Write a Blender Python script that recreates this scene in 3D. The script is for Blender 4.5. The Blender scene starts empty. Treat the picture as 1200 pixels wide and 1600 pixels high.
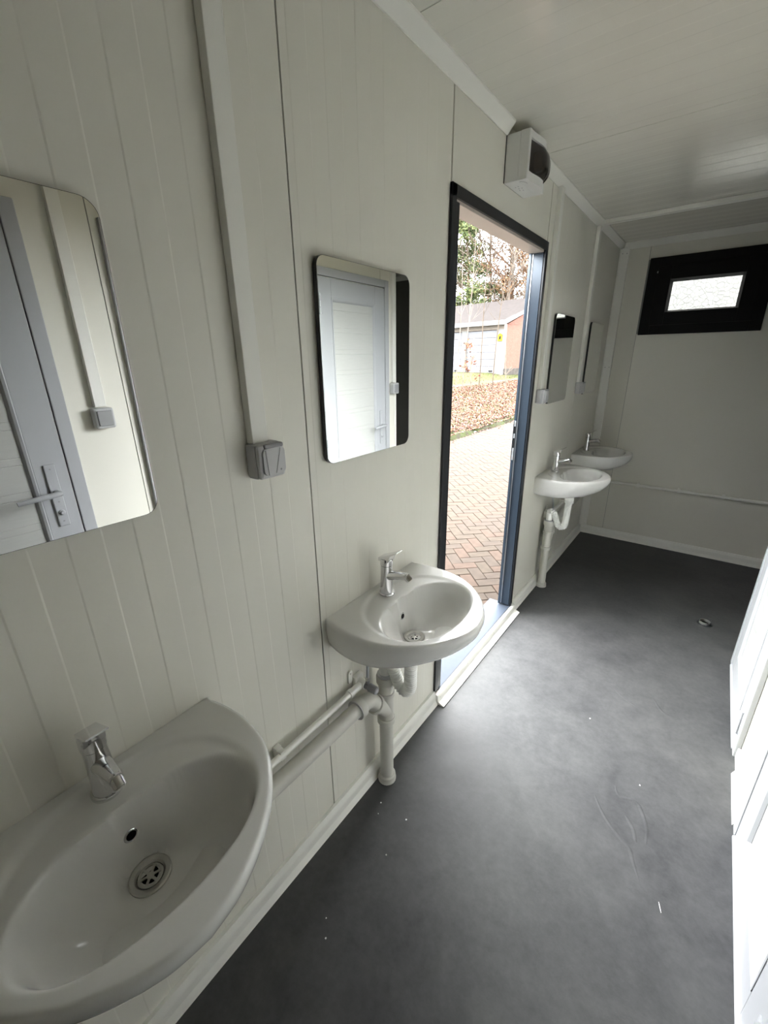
import bpy, bmesh, math, random
from mathutils import Vector, Matrix

random.seed(7)
S = bpy.context.scene
C = S.collection
PI = math.pi

# ------------------------------------------------------------------ camera
cam_d = bpy.data.cameras.new('camera')
cam = bpy.data.objects.new('camera', cam_d)
C.objects.link(cam)
cam_d.sensor_fit = 'VERTICAL'
cam_d.sensor_height = 36.0
cam_d.lens = 36.0 * 661.57 / 1600.0
cam_d.clip_start = 0.02
cam_d.clip_end = 400
RIGHT = Vector((0.79731047, 0.60343718, -0.01263254))
DOWN = Vector((0.1952004, -0.27760665, -0.94065475))
FWD = Vector((-0.57113292, 0.747528, -0.33912987))
M = Matrix((RIGHT, -DOWN, -FWD)).transposed().to_4x4()
M.translation = Vector((0.8, 0.0, 1.555))
cam.matrix_world = M
S.camera = cam

# ------------------------------------------------------------------ sky, exposure
W = bpy.data.worlds.new('overcast_sky')
S.world = W
W.use_nodes = True
nt = W.node_tree
nt.nodes.clear()
geo = nt.nodes.new('ShaderNodeTexCoord')
sep = nt.nodes.new('ShaderNodeSeparateXYZ')
ramp = nt.nodes.new('ShaderNodeValToRGB')
ramp.color_ramp.elements[0].position = 0.0
ramp.color_ramp.elements[0].color = (0.70, 0.73, 0.76, 1)
ramp.color_ramp.elements[1].position = 1.0
ramp.color_ramp.elements[1].color = (1.0, 1.0, 1.0, 1)
noi = nt.nodes.new('ShaderNodeTexNoise')
noi.inputs['Scale'].default_value = 3.0
noi.inputs['Detail'].default_value = 4.0
mix = nt.nodes.new('ShaderNodeMix')
mix.data_type = 'RGBA'
mix.blend_type = 'MULTIPLY'
mix.inputs['Factor'].default_value = 0.18
bg = nt.nodes.new('ShaderNodeBackground')
bg.inputs['Strength'].default_value = 8.2
outw = nt.nodes.new('ShaderNodeOutputWorld')
L = nt.links.new
L(geo.outputs['Generated'], sep.inputs[0])
L(geo.outputs['Generated'], noi.inputs['Vector'])
L(sep.outputs['Z'], ramp.inputs[0])
L(ramp.outputs[0], mix.inputs['A'])
L(noi.outputs['Color'], mix.inputs['B'])
L(mix.outputs['Result'], bg.inputs['Color'])
L(bg.outputs[0], outw.inputs[0])

S.view_settings.view_transform = 'Standard'
S.view_settings.look = 'None'
S.view_settings.exposure = 2.36
S.view_settings.gamma = 1.0
S.view_settings.use_curve_mapping = False
cy = S.cycles
cy.use_denoising = True
cy.max_bounces = 14
cy.diffuse_bounces = 12
cy.glossy_bounces = 6
cy.transmission_bounces = 6
cy.transparent_max_bounces = 8
cy.sample_clamp_indirect = 12.0
cy.caustics_refractive = True
cy.blur_glossy = 0.5

# ------------------------------------------------------------------ materials
def mat(name, col, rough=0.5, metal=0.0, noise=0.0, nscale=8.0, bump=0.0, bscale=200.0,
        col2=None, spec=0.5, coat=0.0, island=None, stretch=None, trans=0.0, ior=1.45):
    m = bpy.data.materials.new(name)
    m.use_nodes = True
    t = m.node_tree
    b = t.nodes['Principled BSDF']
    b.inputs['Base Color'].default_value = (*col, 1)
    b.inputs['Roughness'].default_value = rough
    b.inputs['Metallic'].default_value = metal
    b.inputs['Specular IOR Level'].default_value = spec
    b.inputs['Coat Weight'].default_value = coat
    b.inputs['Coat Roughness'].default_value = 0.08
    b.inputs['Transmission Weight'].default_value = trans
    b.inputs['IOR'].default_value = ior
    co = t.nodes.new('ShaderNodeTexCoord')
    vec = co.outputs['Object']
    if stretch:
        mp = t.nodes.new('ShaderNodeMapping')
        mp.inputs['Scale'].default_value = stretch
        t.links.new(vec, mp.inputs[0])
        vec = mp.outputs[0]
    if island:
        g = t.nodes.new('ShaderNodeNewGeometry')
        r = t.nodes.new('ShaderNodeValToRGB')
        r.color_ramp.interpolation = 'CONSTANT' if len(island) > 2 else 'LINEAR'
        els = r.color_ramp.elements
        while len(els) < len(island):
            els.new(0.5)
        for i, c in enumerate(island):
            els[i].position = i / len(island)
            els[i].color = (*c, 1)
        t.links.new(g.outputs['Random Per Island'], r.inputs[0])
        t.links.new(r.outputs[0], b.inputs['Base Color'])
    elif noise > 0 or col2:
        n = t.nodes.new('ShaderNodeTexNoise')
        n.inputs['Scale'].default_value = nscale
        n.inputs['Detail'].default_value = 5
        t.links.new(vec, n.inputs['Vector'])
        mx = t.nodes.new('ShaderNodeMix')
        mx.data_type = 'RGBA'
        c2 = col2 or tuple(max(0, c * (1 - noise)) for c in col)
        mx.inputs['A'].default_value = (*c2, 1)
        mx.inputs['B'].default_value = (*col, 1)
        mr = t.nodes.new('ShaderNodeMapRange')
        mr.inputs[1].default_value = 0.35
        mr.inputs[2].default_value = 0.65
        t.links.new(n.outputs['Fac'], mr.inputs[0])
        t.links.new(mr.outputs[0], mx.inputs['Factor'])
        t.links.new(mx.outputs['Result'], b.inputs['Base Color'])
    if bump > 0:
        n2 = t.nodes.new('ShaderNodeTexNoise')
        n2.inputs['Scale'].default_value = bscale
        n2.inputs['Detail'].default_value = 3
        t.links.new(vec, n2.inputs['Vector'])
        bp = t.nodes.new('ShaderNodeBump')
        bp.inputs['Strength'].default_value = bump
        bp.inputs['Distance'].default_value = 0.002
        t.links.new(n2.outputs['Fac'], bp.inputs['Height'])
        t.links.new(bp.outputs[0], b.inputs['Normal'])
    return m

M_WALL = mat('panel_lacquer', (0.72, 0.705, 0.632), 0.34, noise=0.02, nscale=3, bump=0.03, bscale=90, spec=0.45)
M_CEIL = mat('ceiling_lacquer', (0.70, 0.685, 0.62), 0.15, noise=0.02, nscale=3, bump=0.02, bscale=60, spec=0.5)
M_TRIM = mat('white_plastic_trim', (0.80, 0.795, 0.745), 0.38, noise=0.02, nscale=5)
M_HEAD = mat('beige_reveal', (0.58, 0.52, 0.47), 0.4, noise=0.05)
M_SHADE = mat('added_shade_grey', (0.19, 0.19, 0.17), 0.4, noise=0.04)  # dark tone of the sheets added to deepen the shade at the far right
M_CORE = mat('panel_core', (0.25, 0.25, 0.24), 0.8, noise=0.1)
M_GREYP = mat('grey_plastic', (0.47, 0.47, 0.475), 0.4, noise=0.03, nscale=10)
M_GREYD = mat('dark_grey_plastic', (0.29, 0.29, 0.295), 0.4, noise=0.03, nscale=10)
M_PIPE = mat('grey_pipe', (0.55, 0.54, 0.49), 0.38, noise=0.03, nscale=10)
M_PIPEW = mat('white_pipe', (0.86, 0.85, 0.80), 0.35, noise=0.02, nscale=10)
M_HOSE = mat('white_hose', (0.88, 0.88, 0.85), 0.35, noise=0.02, nscale=10)
M_CERAM = mat('glazed_ceramic', (0.72, 0.715, 0.69), 0.12, noise=0.01, nscale=4, spec=0.5, coat=0.0)
M_CHROME = mat('chrome', (0.75, 0.75, 0.76), 0.07, metal=1.0, noise=0.02, nscale=20)
M_STEEL = mat('brushed_steel', (0.62, 0.61, 0.57), 0.3, metal=1.0, noise=0.06, nscale=60)
M_GALV = mat('galvanised_steel', (0.62, 0.64, 0.66), 0.35, metal=0.85, noise=0.1, nscale=30)
M_MIRROR = mat('mirror_silver', (0.86, 0.87, 0.86), 0.0, metal=1.0, noise=0.004, nscale=2)
M_MBACK = mat('mirror_edge', (0.02, 0.022, 0.022), 0.3, noise=0.1)
M_ANTH = mat('anthracite_paint', (0.012, 0.014, 0.017), 0.35, noise=0.1, nscale=6)
M_ANTHB = mat('anthracite_jamb', (0.030, 0.042, 0.058), 0.25, metal=0.2, noise=0.08, nscale=6)
M_BLACK = mat('black_plastic', (0.004, 0.004, 0.004), 0.55, noise=0.1, spec=0.2)
M_HOLE = mat('dark_recess', (0.006, 0.006, 0.006), 0.8, noise=0.1, spec=0.1)
M_PVC = mat('white_pvc', (0.415, 0.425, 0.44), 0.25, noise=0.01, nscale=5)
M_PVCP = mat('white_pvc_panel', (0.46, 0.465, 0.445), 0.3, noise=0.03, nscale=14, stretch=(1, 1, 9))
M_SMOKE = mat('smoked_cover', (0.02, 0.016, 0.013), 0.15, noise=0.1, spec=0.5)
M_BOXW = mat('box_white', (0.70, 0.70, 0.68), 0.4, noise=0.02)
M_PRINT = mat('grey_print', (0.40, 0.40, 0.40), 0.6, noise=0.02)
M_RUBBER = mat('dark_gasket', (0.02, 0.022, 0.025), 0.5, noise=0.1)
M_SILL = mat('aluminium_sill', (0.045, 0.055, 0.072), 0.45, metal=0.0, noise=0.05, nscale=30, spec=0.12)
M_CRUMB = mat('white_crumb', (0.8, 0.8, 0.78), 0.6, noise=0.05)

# floor: dark vinyl with a clouded concrete print
def floor_mat():
    m = bpy.data.materials.new('dark_vinyl')
    m.use_nodes = True
    t = m.node_tree
    b = t.nodes['Principled BSDF']
    co = t.nodes.new('ShaderNodeTexCoord')
    n1 = t.nodes.new('ShaderNodeTexNoise'); n1.inputs['Scale'].default_value = 2.6; n1.inputs['Detail'].default_value = 8; n1.inputs['Distortion'].default_value = 0.35
    n2 = t.nodes.new('ShaderNodeTexNoise'); n2.inputs['Scale'].default_value = 11; n2.inputs['Detail'].default_value = 8; n2.inputs['Distortion'].default_value = 0.5
    n3 = t.nodes.new('ShaderNodeTexNoise'); n3.inputs['Scale'].default_value = 120; n4 = t.nodes.new('ShaderNodeTexNoise'); n4.inputs['Scale'].default_value = 46; n4.inputs['Detail'].default_value = 8; n4.inputs['Roughness'].default_value = 0.7; n3.inputs['Detail'].default_value = 3
    for n in (n1, n2, n3, n4):
        t.links.new(co.outputs['Object'], n.inputs['Vector'])
    a = t.nodes.new('ShaderNodeMath'); a.operation = 'MULTIPLY_ADD'; a.inputs[1].default_value = 0.55
    t.links.new(n1.outputs['Fac'], a.inputs[0])
    a2 = t.nodes.new('ShaderNodeMath'); a2.operation = 'MULTIPLY'; a2.inputs[1].default_value = 0.45
    a3 = t.nodes.new('ShaderNodeMath'); a3.operation = 'MULTIPLY_ADD'; a3.inputs[1].default_value = 0.40; a3.inputs[2].default_value = -0.20
    t.links.new(n4.outputs['Fac'], a3.inputs[0])
    a4 = t.nodes.new('ShaderNodeMath'); a4.operation = 'ADD'
    t.links.new(a.outputs[0], a4.inputs[0]); t.links.new(a3.outputs[0], a4.inputs[1])
    t.links.new(n2.outputs['Fac'], a2.inputs[0]); t.links.new(a2.outputs[0], a.inputs[2])
    r = t.nodes.new('ShaderNodeValToRGB')
    r.color_ramp.elements[0].position = 0.30; r.color_ramp.elements[0].color = (0.046, 0.047, 0.049, 1)
    r.color_ramp.elements[1].position = 0.72; r.color_ramp.elements[1].color = (0.094, 0.095, 0.095, 1)
    t.links.new(a4.outputs[0], r.inputs[0])
    t.links.new(r.outputs[0], b.inputs['Base Color'])
    rr = t.nodes.new('ShaderNodeMapRange'); rr.inputs[1].default_value = 0.3; rr.inputs[2].default_value = 0.7
    rr.inputs[3].default_value = 0.50; rr.inputs[4].default_value = 0.62
    t.links.new(n2.outputs['Fac'], rr.inputs[0]); t.links.new(rr.outputs[0], b.inputs['Roughness'])
    b.inputs['Specular IOR Level'].default_value = 0.22
    bp = t.nodes.new('ShaderNodeBump'); bp.inputs['Strength'].default_value = 0.12; bp.inputs['Distance'].default_value = 0.002
    t.links.new(n3.outputs['Fac'], bp.inputs['Height'])
    w = t.nodes.new('ShaderNodeTexNoise'); w.inputs['Scale'].default_value = 3.2; w.inputs['Detail'].default_value = 2; w.inputs['Distortion'].default_value = 1.2
    t.links.new(co.outputs['Object'], w.inputs['Vector'])
    bp2 = t.nodes.new('ShaderNodeBump'); bp2.inputs['Strength'].default_value = 0.25; bp2.inputs['Distance'].default_value = 0.01
    t.links.new(w.outputs['Fac'], bp2.inputs['Height'])
    t.links.new(bp.outputs[0], bp2.inputs['Normal'])
    t.links.new(bp2.outputs[0], b.inputs['Normal'])
    return m
M_FLOOR = floor_mat()

# patterned privacy glass
def privacy_glass():
    m = bpy.data.materials.new('privacy_glass')
    m.use_nodes = True
    t = m.node_tree
    b = t.nodes['Principled BSDF']
    b.inputs['Roughness'].default_value = 0.35
    b.inputs['Transmission Weight'].default_value = 1.0
    b.inputs['IOR'].default_value = 1.25
    co = t.nodes.new('ShaderNodeTexCoord')
    v = t.nodes.new('ShaderNodeTexVoronoi'); v.feature = 'DISTANCE_TO_EDGE'; v.inputs['Scale'].default_value = 34
    t.links.new(co.outputs['Object'], v.inputs['Vector'])
    mr = t.nodes.new('ShaderNodeMapRange'); mr.inputs[1].default_value = 0.0; mr.inputs[2].default_value = 0.12
    t.links.new(v.outputs['Distance'], mr.inputs[0])
    r = t.nodes.new('ShaderNodeValToRGB')
    r.color_ramp.elements[0].color = (0.026, 0.0255, 0.0235, 1)
    r.color_ramp.elements[1].color = (0.050, 0.048, 0.043, 1)
    t.links.new(mr.outputs[0], r.inputs[0]); t.links.new(r.outputs[0], b.inputs['Base Color'])
    bp = t.nodes.new('ShaderNodeBump'); bp.inputs['Strength'].default_value = 0.4; bp.inputs['Distance'].default_value = 0.003
    t.links.new(mr.outputs[0], bp.inputs['Height']); t.links.new(bp.outputs[0], b.inputs['Normal'])
    return m
M_GLASS = privacy_glass()

def brick_mat():
    m = bpy.data.materials.new('red_brickwork')
    m.use_nodes = True
    t = m.node_tree
    b = t.nodes['Principled BSDF']
    b.inputs['Roughness'].default_value = 0.85
    b.inputs['Specular IOR Level'].default_value = 0.08
    co = t.nodes.new('ShaderNodeTexCoord')
    sp_ = t.nodes.new('ShaderNodeSeparateXYZ'); ad = t.nodes.new('ShaderNodeMath'); mp = t.nodes.new('ShaderNodeCombineXYZ')
    t.links.new(co.outputs['Object'], sp_.inputs[0]); t.links.new(sp_.outputs[0], ad.inputs[0]); t.links.new(sp_.outputs[1], ad.inputs[1])
    t.links.new(ad.outputs[0], mp.inputs[0]); t.links.new(sp_.outputs[2], mp.inputs[1])
    br = t.nodes.new('ShaderNodeTexBrick')
    br.inputs['Color1'].default_value = (0.082, 0.034, 0.024, 1)
    br.inputs['Color2'].default_value = (0.066, 0.027, 0.019, 1)
    br.inputs['Mortar'].default_value = (0.080, 0.060, 0.050, 1)
    br.inputs['Scale'].default_value = 4.5
    br.inputs['Mortar Size'].default_value = 0.015
    t.links.new(mp.outputs[0], br.inputs['Vector'])
    t.links.new(br.outputs['Color'], b.inputs['Base Color'])
    return m
M_BRICKW = brick_mat()
PV = [mat('paver_clay_a', (0.030, 0.023, 0.017), 0.8, spec=0.08, noise=0.22, nscale=14, bump=0.3, bscale=90),
      mat('paver_clay_b', (0.034, 0.023, 0.017), 0.8, spec=0.08, noise=0.22, nscale=17, bump=0.3, bscale=90),
      mat('paver_clay_c', (0.029, 0.022, 0.017), 0.8, spec=0.08, noise=0.22, nscale=12, bump=0.3, bscale=90)]
M_PVALL = mat('paver_clay_field', (0.030, 0.023, 0.017), 0.8, spec=0.08, island=[(0.030, 0.023, 0.017), (0.034, 0.023, 0.017), (0.029, 0.022, 0.017)])
M_JOINT = mat('joint_sand', (0.018, 0.014, 0.011), 0.9, spec=0.08, noise=0.3, nscale=25, bump=0.4)
M_SOIL = mat('bank_soil', (0.034, 0.027, 0.015), 0.95, spec=0.08, col2=(0.029, 0.034, 0.012), nscale=1.2, bump=0.6, bscale=20)
M_EDGE = mat('mossy_edge', (0.014, 0.012, 0.008), 0.95, spec=0.08, col2=(0.015, 0.020, 0.005), nscale=5, bump=0.8, bscale=25)
M_LEAF = mat('fallen_leaf', (0.073, 0.035, 0.024), 0.7, spec=0.08, island=[(0.094, 0.040, 0.024), (0.078, 0.030, 0.022), (0.097, 0.053, 0.042), (0.071, 0.025, 0.024), (0.109, 0.063, 0.054), (0.092, 0.044, 0.028), (0.071, 0.050, 0.024), (0.055, 0.030, 0.024)])
M_GRASS = mat('bank_grass', (0.037, 0.044, 0.011), 0.8, spec=0.08, island=[(0.037, 0.045, 0.011), (0.050, 0.048, 0.016), (0.027, 0.037, 0.010)])
M_GRAVEL = mat('pale_gravel', (0.055, 0.048, 0.038), 0.9, spec=0.08, noise=0.25, nscale=6, bump=0.5, bscale=30)
M_ROOF = mat('weathered_roof', (0.015, 0.012, 0.011), 0.85, spec=0.08, noise=0.3, nscale=5, bump=0.5, bscale=20)
M_WOODW = mat('white_paint_wood', (0.083, 0.083, 0.080), 0.6, spec=0.08, noise=0.05)
M_GDOOR = mat('white_sectional_door', (0.084, 0.085, 0.090), 0.5, spec=0.08, noise=0.05)
M_STONE = mat('grey_plinth', (0.034, 0.030, 0.026), 0.9, spec=0.08, noise=0.3, nscale=5)
M_YELL = mat('yellow_sign', (0.083, 0.068, 0.005), 0.5, spec=0.08, noise=0.03)
M_BARK = mat('grey_bark', (0.049, 0.038, 0.028), 0.9, spec=0.08, noise=0.3, nscale=6)
M_BARKR = mat('reddish_bark', (0.063, 0.036, 0.022), 0.9, spec=0.08, noise=0.3, nscale=6)
M_BIRCH = mat('pale_bark', (0.088, 0.073, 0.059), 0.8, spec=0.08, noise=0.4, nscale=5)
M_NEEDLE = mat('pine_needles', (0.051, 0.059, 0.024), 0.7, spec=0.08, island=[(0.044, 0.055, 0.020), (0.065, 0.072, 0.029), (0.031, 0.044, 0.020)])
M_DRY = mat('dry_brown_leaf', (0.083, 0.050, 0.024), 0.8, spec=0.08, island=[(0.091, 0.050, 0.024), (0.070, 0.038, 0.021), (0.104, 0.062, 0.034)])
M_REDL = mat('red_twig_leaf', (0.078, 0.024, 0.018), 0.7, spec=0.08, island=[(0.078, 0.024, 0.018), (0.073, 0.031, 0.015)])

# ------------------------------------------------------------------ mesh builder
class MB:
    def __init__(s):
        s.v = []; s.f = []; s.sm = []
    def add(s, vs, fs, smooth=False, T=None):
        o = len(s.v)
        for p in vs:
            p = Vector(p)
            s.v.append(tuple(T @ p) if T is not None else tuple(p))
        for f in fs:
            s.f.append(tuple(i + o for i in f)); s.sm.append(smooth)
        return s
    def box(s, a, b, T=None, bev=0.0):
        x0, y0, z0 = (min(a[i], b[i]) for i in range(3))
        x1, y1, z1 = (max(a[i], b[i]) for i in range(3))
        if bev <= 0:
            vs = [(x0, y0, z0), (x1, y0, z0), (x1, y1, z0), (x0, y1, z0), (x0, y0, z1), (x1, y0, z1), (x1, y1, z1), (x0, y1, z1)]
            fs = [(3, 2, 1, 0), (4, 5, 6, 7), (0, 1, 5, 4), (1, 2, 6, 5), (2, 3, 7, 6), (3, 0, 4, 7)]
            return s.add(vs, fs, False, T)
        bm = bmesh.new()
        bmesh.ops.create_cube(bm, size=1.0)
        for v in bm.verts:
            v.co = Vector(((x0 + x1) / 2 + v.co.x * (x1 - x0), (y0 + y1) / 2 + v.co.y * (y1 - y0), (z0 + z1) / 2 + v.co.z * (z1 - z0)))
        bmesh.ops.bevel(bm, geom=list(bm.edges), offset=bev, segments=2, affect='EDGES', profile=0.5)
        bm.verts.index_update()
        vs = [tuple(v.co) for v in bm.verts]
        fs = [tuple(v.index for v in f.verts) for f in bm.faces]
        bm.free()
        return s.add(vs, fs, False, T)
    def prism(s, poly, axis, a, b, T=None, smooth=False):
        """polygon extruded along an axis; poly holds the two other coordinates in xyz order"""
        n = len(poly); vs = []
        for t in (a, b):
            for p in poly:
                q = list(p); q.insert(axis, t); vs.append(q)
        fs = [tuple(range(n)), tuple(range(2 * n - 1, n - 1, -1))]
        s.add(vs, fs, False, T)
        o = len(s.v) - 2 * n
        for i in range(n):
            j = (i + 1) % n
            s.f.append((o + i, o + n + i, o + n + j, o + j)); s.sm.append(smooth)
        return s
    def tube(s, pts, r, n=14, caps=True, T=None, smooth=True):
        pts = [Vector(p) for p in pts]
        if not isinstance(r, (list, tuple)):
            r = [r] * len(pts)
        rings = []
        up = None
        for i, p in enumerate(pts):
            d = (pts[min(i + 1, len(pts) - 1)] - pts[max(i - 1, 0)])
            if d.length < 1e-9:
                d = Vector((0, 0, 1))
            d.normalize()
            if up is None:
                up = Vector((0, 0, 1)) if abs(d.z) < 0.9 else Vector((1, 0, 0))
            u = (up - d * up.dot(d))
            if u.length < 1e-6:
                u = d.orthogonal()
            u.normalize(); up = u
            w = d.cross(u)
            rings.append([p + (u * math.cos(2 * PI * k / n) + w * math.sin(2 * PI * k / n)) * r[i] for k in range(n)])
        vs = [q for ring in rings for q in ring]
        fs = []
        for i in range(len(rings) - 1):
            for k in range(n):
                k2 = (k + 1) % n
                fs.append((i * n + k, i * n + k2, (i + 1) * n + k2, (i + 1) * n + k))
        s.add(vs, fs, smooth, T)
        if caps:
            o = len(s.v) - len(vs)
            s.f.append(tuple(o + k for k in reversed(range(n)))); s.sm.append(False)
            e = o + (len(rings) - 1) * n
            s.f.append(tuple(e + k for k in range(n))); s.sm.append(False)
        return s
    def lathe(s, prof, n=28, T=None, smooth=True):
        """prof: (radius, z) points; ends on the axis are closed"""
        rings = []; vs = []
        for r, z in prof:
            if r < 1e-6:
                rings.append([len(vs)]); vs.append((0, 0, z))
            else:
                rings.append(list(range(len(vs), len(vs) + n)))
                vs += [(r * math.cos(2 * PI * k / n), r * math.sin(2 * PI * k / n), z) for k in range(n)]
        fs = []
        for a, b in zip(rings, rings[1:]):
            for k in range(n):
                k2 = (k + 1) % n
                if len(a) == 1 and len(b) == 1: continue
                if len(a) == 1: fs.append((a[0], b[k2], b[k]))
                elif len(b) == 1: fs.append((a[k], a[k2], b[0]))
                else: fs.append((a[k], a[k2], b[k2], b[k]))
        return s.add(vs, fs, smooth, T)

def obj(name, mb, m, parent=None, loc=None, recalc=True, edge=35):
    me = bpy.data.meshes.new(name)
    me.from_pydata(mb.v, [], mb.f)
    me.polygons.foreach_set('use_smooth', mb.sm)
    if recalc:
        bm = bmesh.new(); bm.from_mesh(me)
        bmesh.ops.recalc_face_normals(bm, faces=bm.faces)
        bm.to_mesh(me); bm.free()
    me.materials.append(m)
    if any(mb.sm):
        me.set_sharp_from_angle(angle=math.radians(edge))
    o = bpy.data.objects.new(name, me)
    C.objects.link(o)
    if parent: o.parent = parent
    if loc: o.location = loc
    return o
def tag(o, label, cat, group=None, kind=None):
    o['label'] = label; o['category'] = cat
    if group: o['group'] = group
    if kind: o['kind'] = kind
    return o
def thing(name, label, cat, loc=(0, 0, 0), rot=0.0, group=None):
    o = bpy.data.objects.new(name, None)
    o.empty_display_size = 0.05
    C.objects.link(o)
    o.location = loc; o.rotation_euler = (0, 0, rot)
    return tag(o, label, cat, group)
def struct(name, mb, m, parent=None):
    o = obj(name, mb, m, parent)
    if not parent: o['kind'] = 'structure'
    return o
def struct_root(name, loc=(0, 0, 0)):
    o = bpy.data.objects.new(name, None); C.objects.link(o); o.location = loc; o['kind'] = 'structure'
    return o
def dup(root, loc, label):
    r = root.copy(); C.objects.link(r); r.location = loc; r['label'] = label
    for ch in list(root.children):
        c = ch.copy(); C.objects.link(c); c.parent = r
        for g in ch.children:
            d = g.copy(); C.objects.link(d); d.parent = c
    return r
def TR(loc=(0, 0, 0), rx=0, ry=0, rz=0):
    return Matrix.Translation(loc) @ Matrix.Rotation(rz, 4, 'Z') @ Matrix.Rotation(ry, 4, 'Y') @ Matrix.Rotation(rx, 4, 'X')
AX = Matrix.Rotation(PI / 2, 4, 'Y')      # lathe axis z -> x

# ------------------------------------------------------------------ room shell
Y0, Y1, XR, ZC = -1.75, 4.09, 2.30, 2.36
DY0, DY1, DZ0, DZ1 = 1.45, 2.36, 0.055, 2.06     # doorway in the left wall
XP = 1.163                                        # face of the cubicle partition
YP = 2.725                                        # its far end

fl = struct('floor', MB().box((0, Y0, -0.08), (XR, Y1, 0)), M_FLOOR)
ce = struct('ceiling', MB().box((-0.1, Y0 - 0.1, ZC + 0.004), (XR + 0.1, Y1 + 0.1, ZC + 0.12)), M_CORE)
cy_cuts = [Y0, -0.02, 1.178, 2.166, 3.34, Y1]
for a, b in zip(cy_cuts, cy_cuts[1:]):
    pts = [(a + .0015, ZC)]
    y = a + .05
    while y + .06 < b:
        pts += [(y, ZC), (y + .004, ZC - .0005), (y + .052, ZC - .0005), (y + .056, ZC)]
        y += .1038
    pts += [(b - .0015, ZC), (b - .0015, ZC + .006), (a + .0015, ZC + .006)]
    obj('ceiling_panel', MB().prism(pts, 0, 0, XR), M_CEIL, ce)

wl = MB()
wl.box((-0.07, Y0 - .1, -0.15), (-0.004, DY0, ZC + .1))
wl.box((-0.07, DY1, -0.15), (-0.004, Y1 + .1, ZC + .1))
wl.box((-0.07, DY0, DZ1), (-0.004, DY1, ZC + .1))
wl.box((-0.07, DY0, -0.15), (-0.004, DY1, DZ0 - 0.004))
wall_left = struct('wall_left', wl, M_CORE)
def rib_panel(y0, y1, z0, z1, first, name='wall_panel', h=0.0007):
    """lacquered sheet with shallow raised bands; first = y of the first rising edge"""
    P = 0.1038; w = 0.003
    pts = [(0.0, y0 + 0.0012)]
    k = math.floor((y0 - (first or 0)) / P)
    while first is not None:
        a = first + k * P; b = a + P * 0.5
        if a > y1 - 0.02: break
        if a > y0 + 0.012 and b < y1 - 0.012:
            pts += [(0.0, a), (h, a + w), (h, b), (0.0, b + w)]
        k += 1
    pts += [(0.0, y1 - 0.0012), (-0.004, y1 - 0.0012), (-0.004, y0 + 0.0012)]
    mb = MB().prism(pts, 2, z0, z1)
    return obj(name, mb, M_WALL, wall_left)
rib_panel(Y0, -0.42, 0, ZC, 0.189)
rib_panel(-0.42, 0.7315, 0, ZC, 0.189)
rib_panel(0.7335, 1.419, 0, ZC, 0.9620, h=.00045)
rib_panel(1.421, 2.384, DZ1, ZC, None)
rib_panel(2.386, 3.30, 0, ZC, 2.42, h=.0003)
rib_panel(3.302, Y1, 0, ZC, 3.33, h=.0002)
obj('joint_strip', MB().box((0, 1.4225, 2.079), (0.002, 1.442, 2.33), bev=0.0006), M_WALL, wall_left)
obj('joint_strip', MB().box((0, 2.386, 0.07), (0.002, 2.406, 2.33), bev=0.0006), M_WALL, wall_left)

# far wall with window hole
WX0, WX1, WZ0, WZ1 = 0.225, 0.95, 1.716, 2.23
wf = MB()
wf.box((-0.1, Y1 + .004, -.15), (WX0, Y1 + .07, ZC + .1)); wf.box((WX1, Y1 + .004, -.15), (XR + .1, Y1 + .07, ZC + .1))
wf.box((WX0, Y1 + .004, -.15), (WX1, Y1 + .07, WZ0)); wf.box((WX0, Y1 + .004, WZ1), (WX1, Y1 + .07, ZC + .1))
wall_far = struct('wall_far', wf, M_CORE)
for a, b in ((0, 0.2035),):
    obj('wall_panel', MB().box((a + .001, Y1, 0), (b - .001, Y1 + .005, ZC)), M_WALL, wall_far)
mbp = MB().box((0.2055, Y1, 0), (XR, Y1 + .005, WZ0)).box((0.2055, Y1, WZ1), (XR, Y1 + .005, ZC)).box((WX1, Y1, WZ0), (XR, Y1 + .005, WZ1))
obj('wall_panel', mbp, M_WALL, wall_far)
obj('added_shade_panel', MB().box((1.40, Y1 - .012, 0.0), (XR, Y1, 2.318), bev=.001), M_SHADE, wall_far)  # added dark sheet, stands in for the shade behind the partition end
struct('wall_near', MB().box((-.1, Y0 - .07, -.15), (XR + .1, Y0, ZC + .1)), M_WALL)
wr = struct('wall_right', MB().box((XR, Y0 - .1, -.15), (XR + .07, Y1 + .1, ZC + .1)), M_WALL)
obj('added_shade_panel', MB().box((XR - .012, 2.30, 0.0), (XR, Y1 - .012, 2.318), bev=.001), M_SHADE, wr)  # unseen sheet, added to soak up light at the far end
wp = struct('wall_partition', MB().box((XP + .004, Y0, 0), (XP + .045, YP - .004, ZC)), M_CORE)
for a, b in ((Y0, -0.22), (-0.218, 0.79), (0.792, 2.545), (2.547, YP)):
    obj('wall_panel', MB().box((XP, a + .001, 0.0), (XP + .005, b - .001, ZC)), M_WALL, wp)
obj('wall_panel', MB().box((XP + .045, Y0, 0.0), (XP + .05, YP, ZC)), M_WALL, wp)
obj('end_cap', MB().box((XP - .003, YP - .022, 0.0), (XP + .053, YP, ZC), bev=.0015), M_TRIM, wp)

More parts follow.
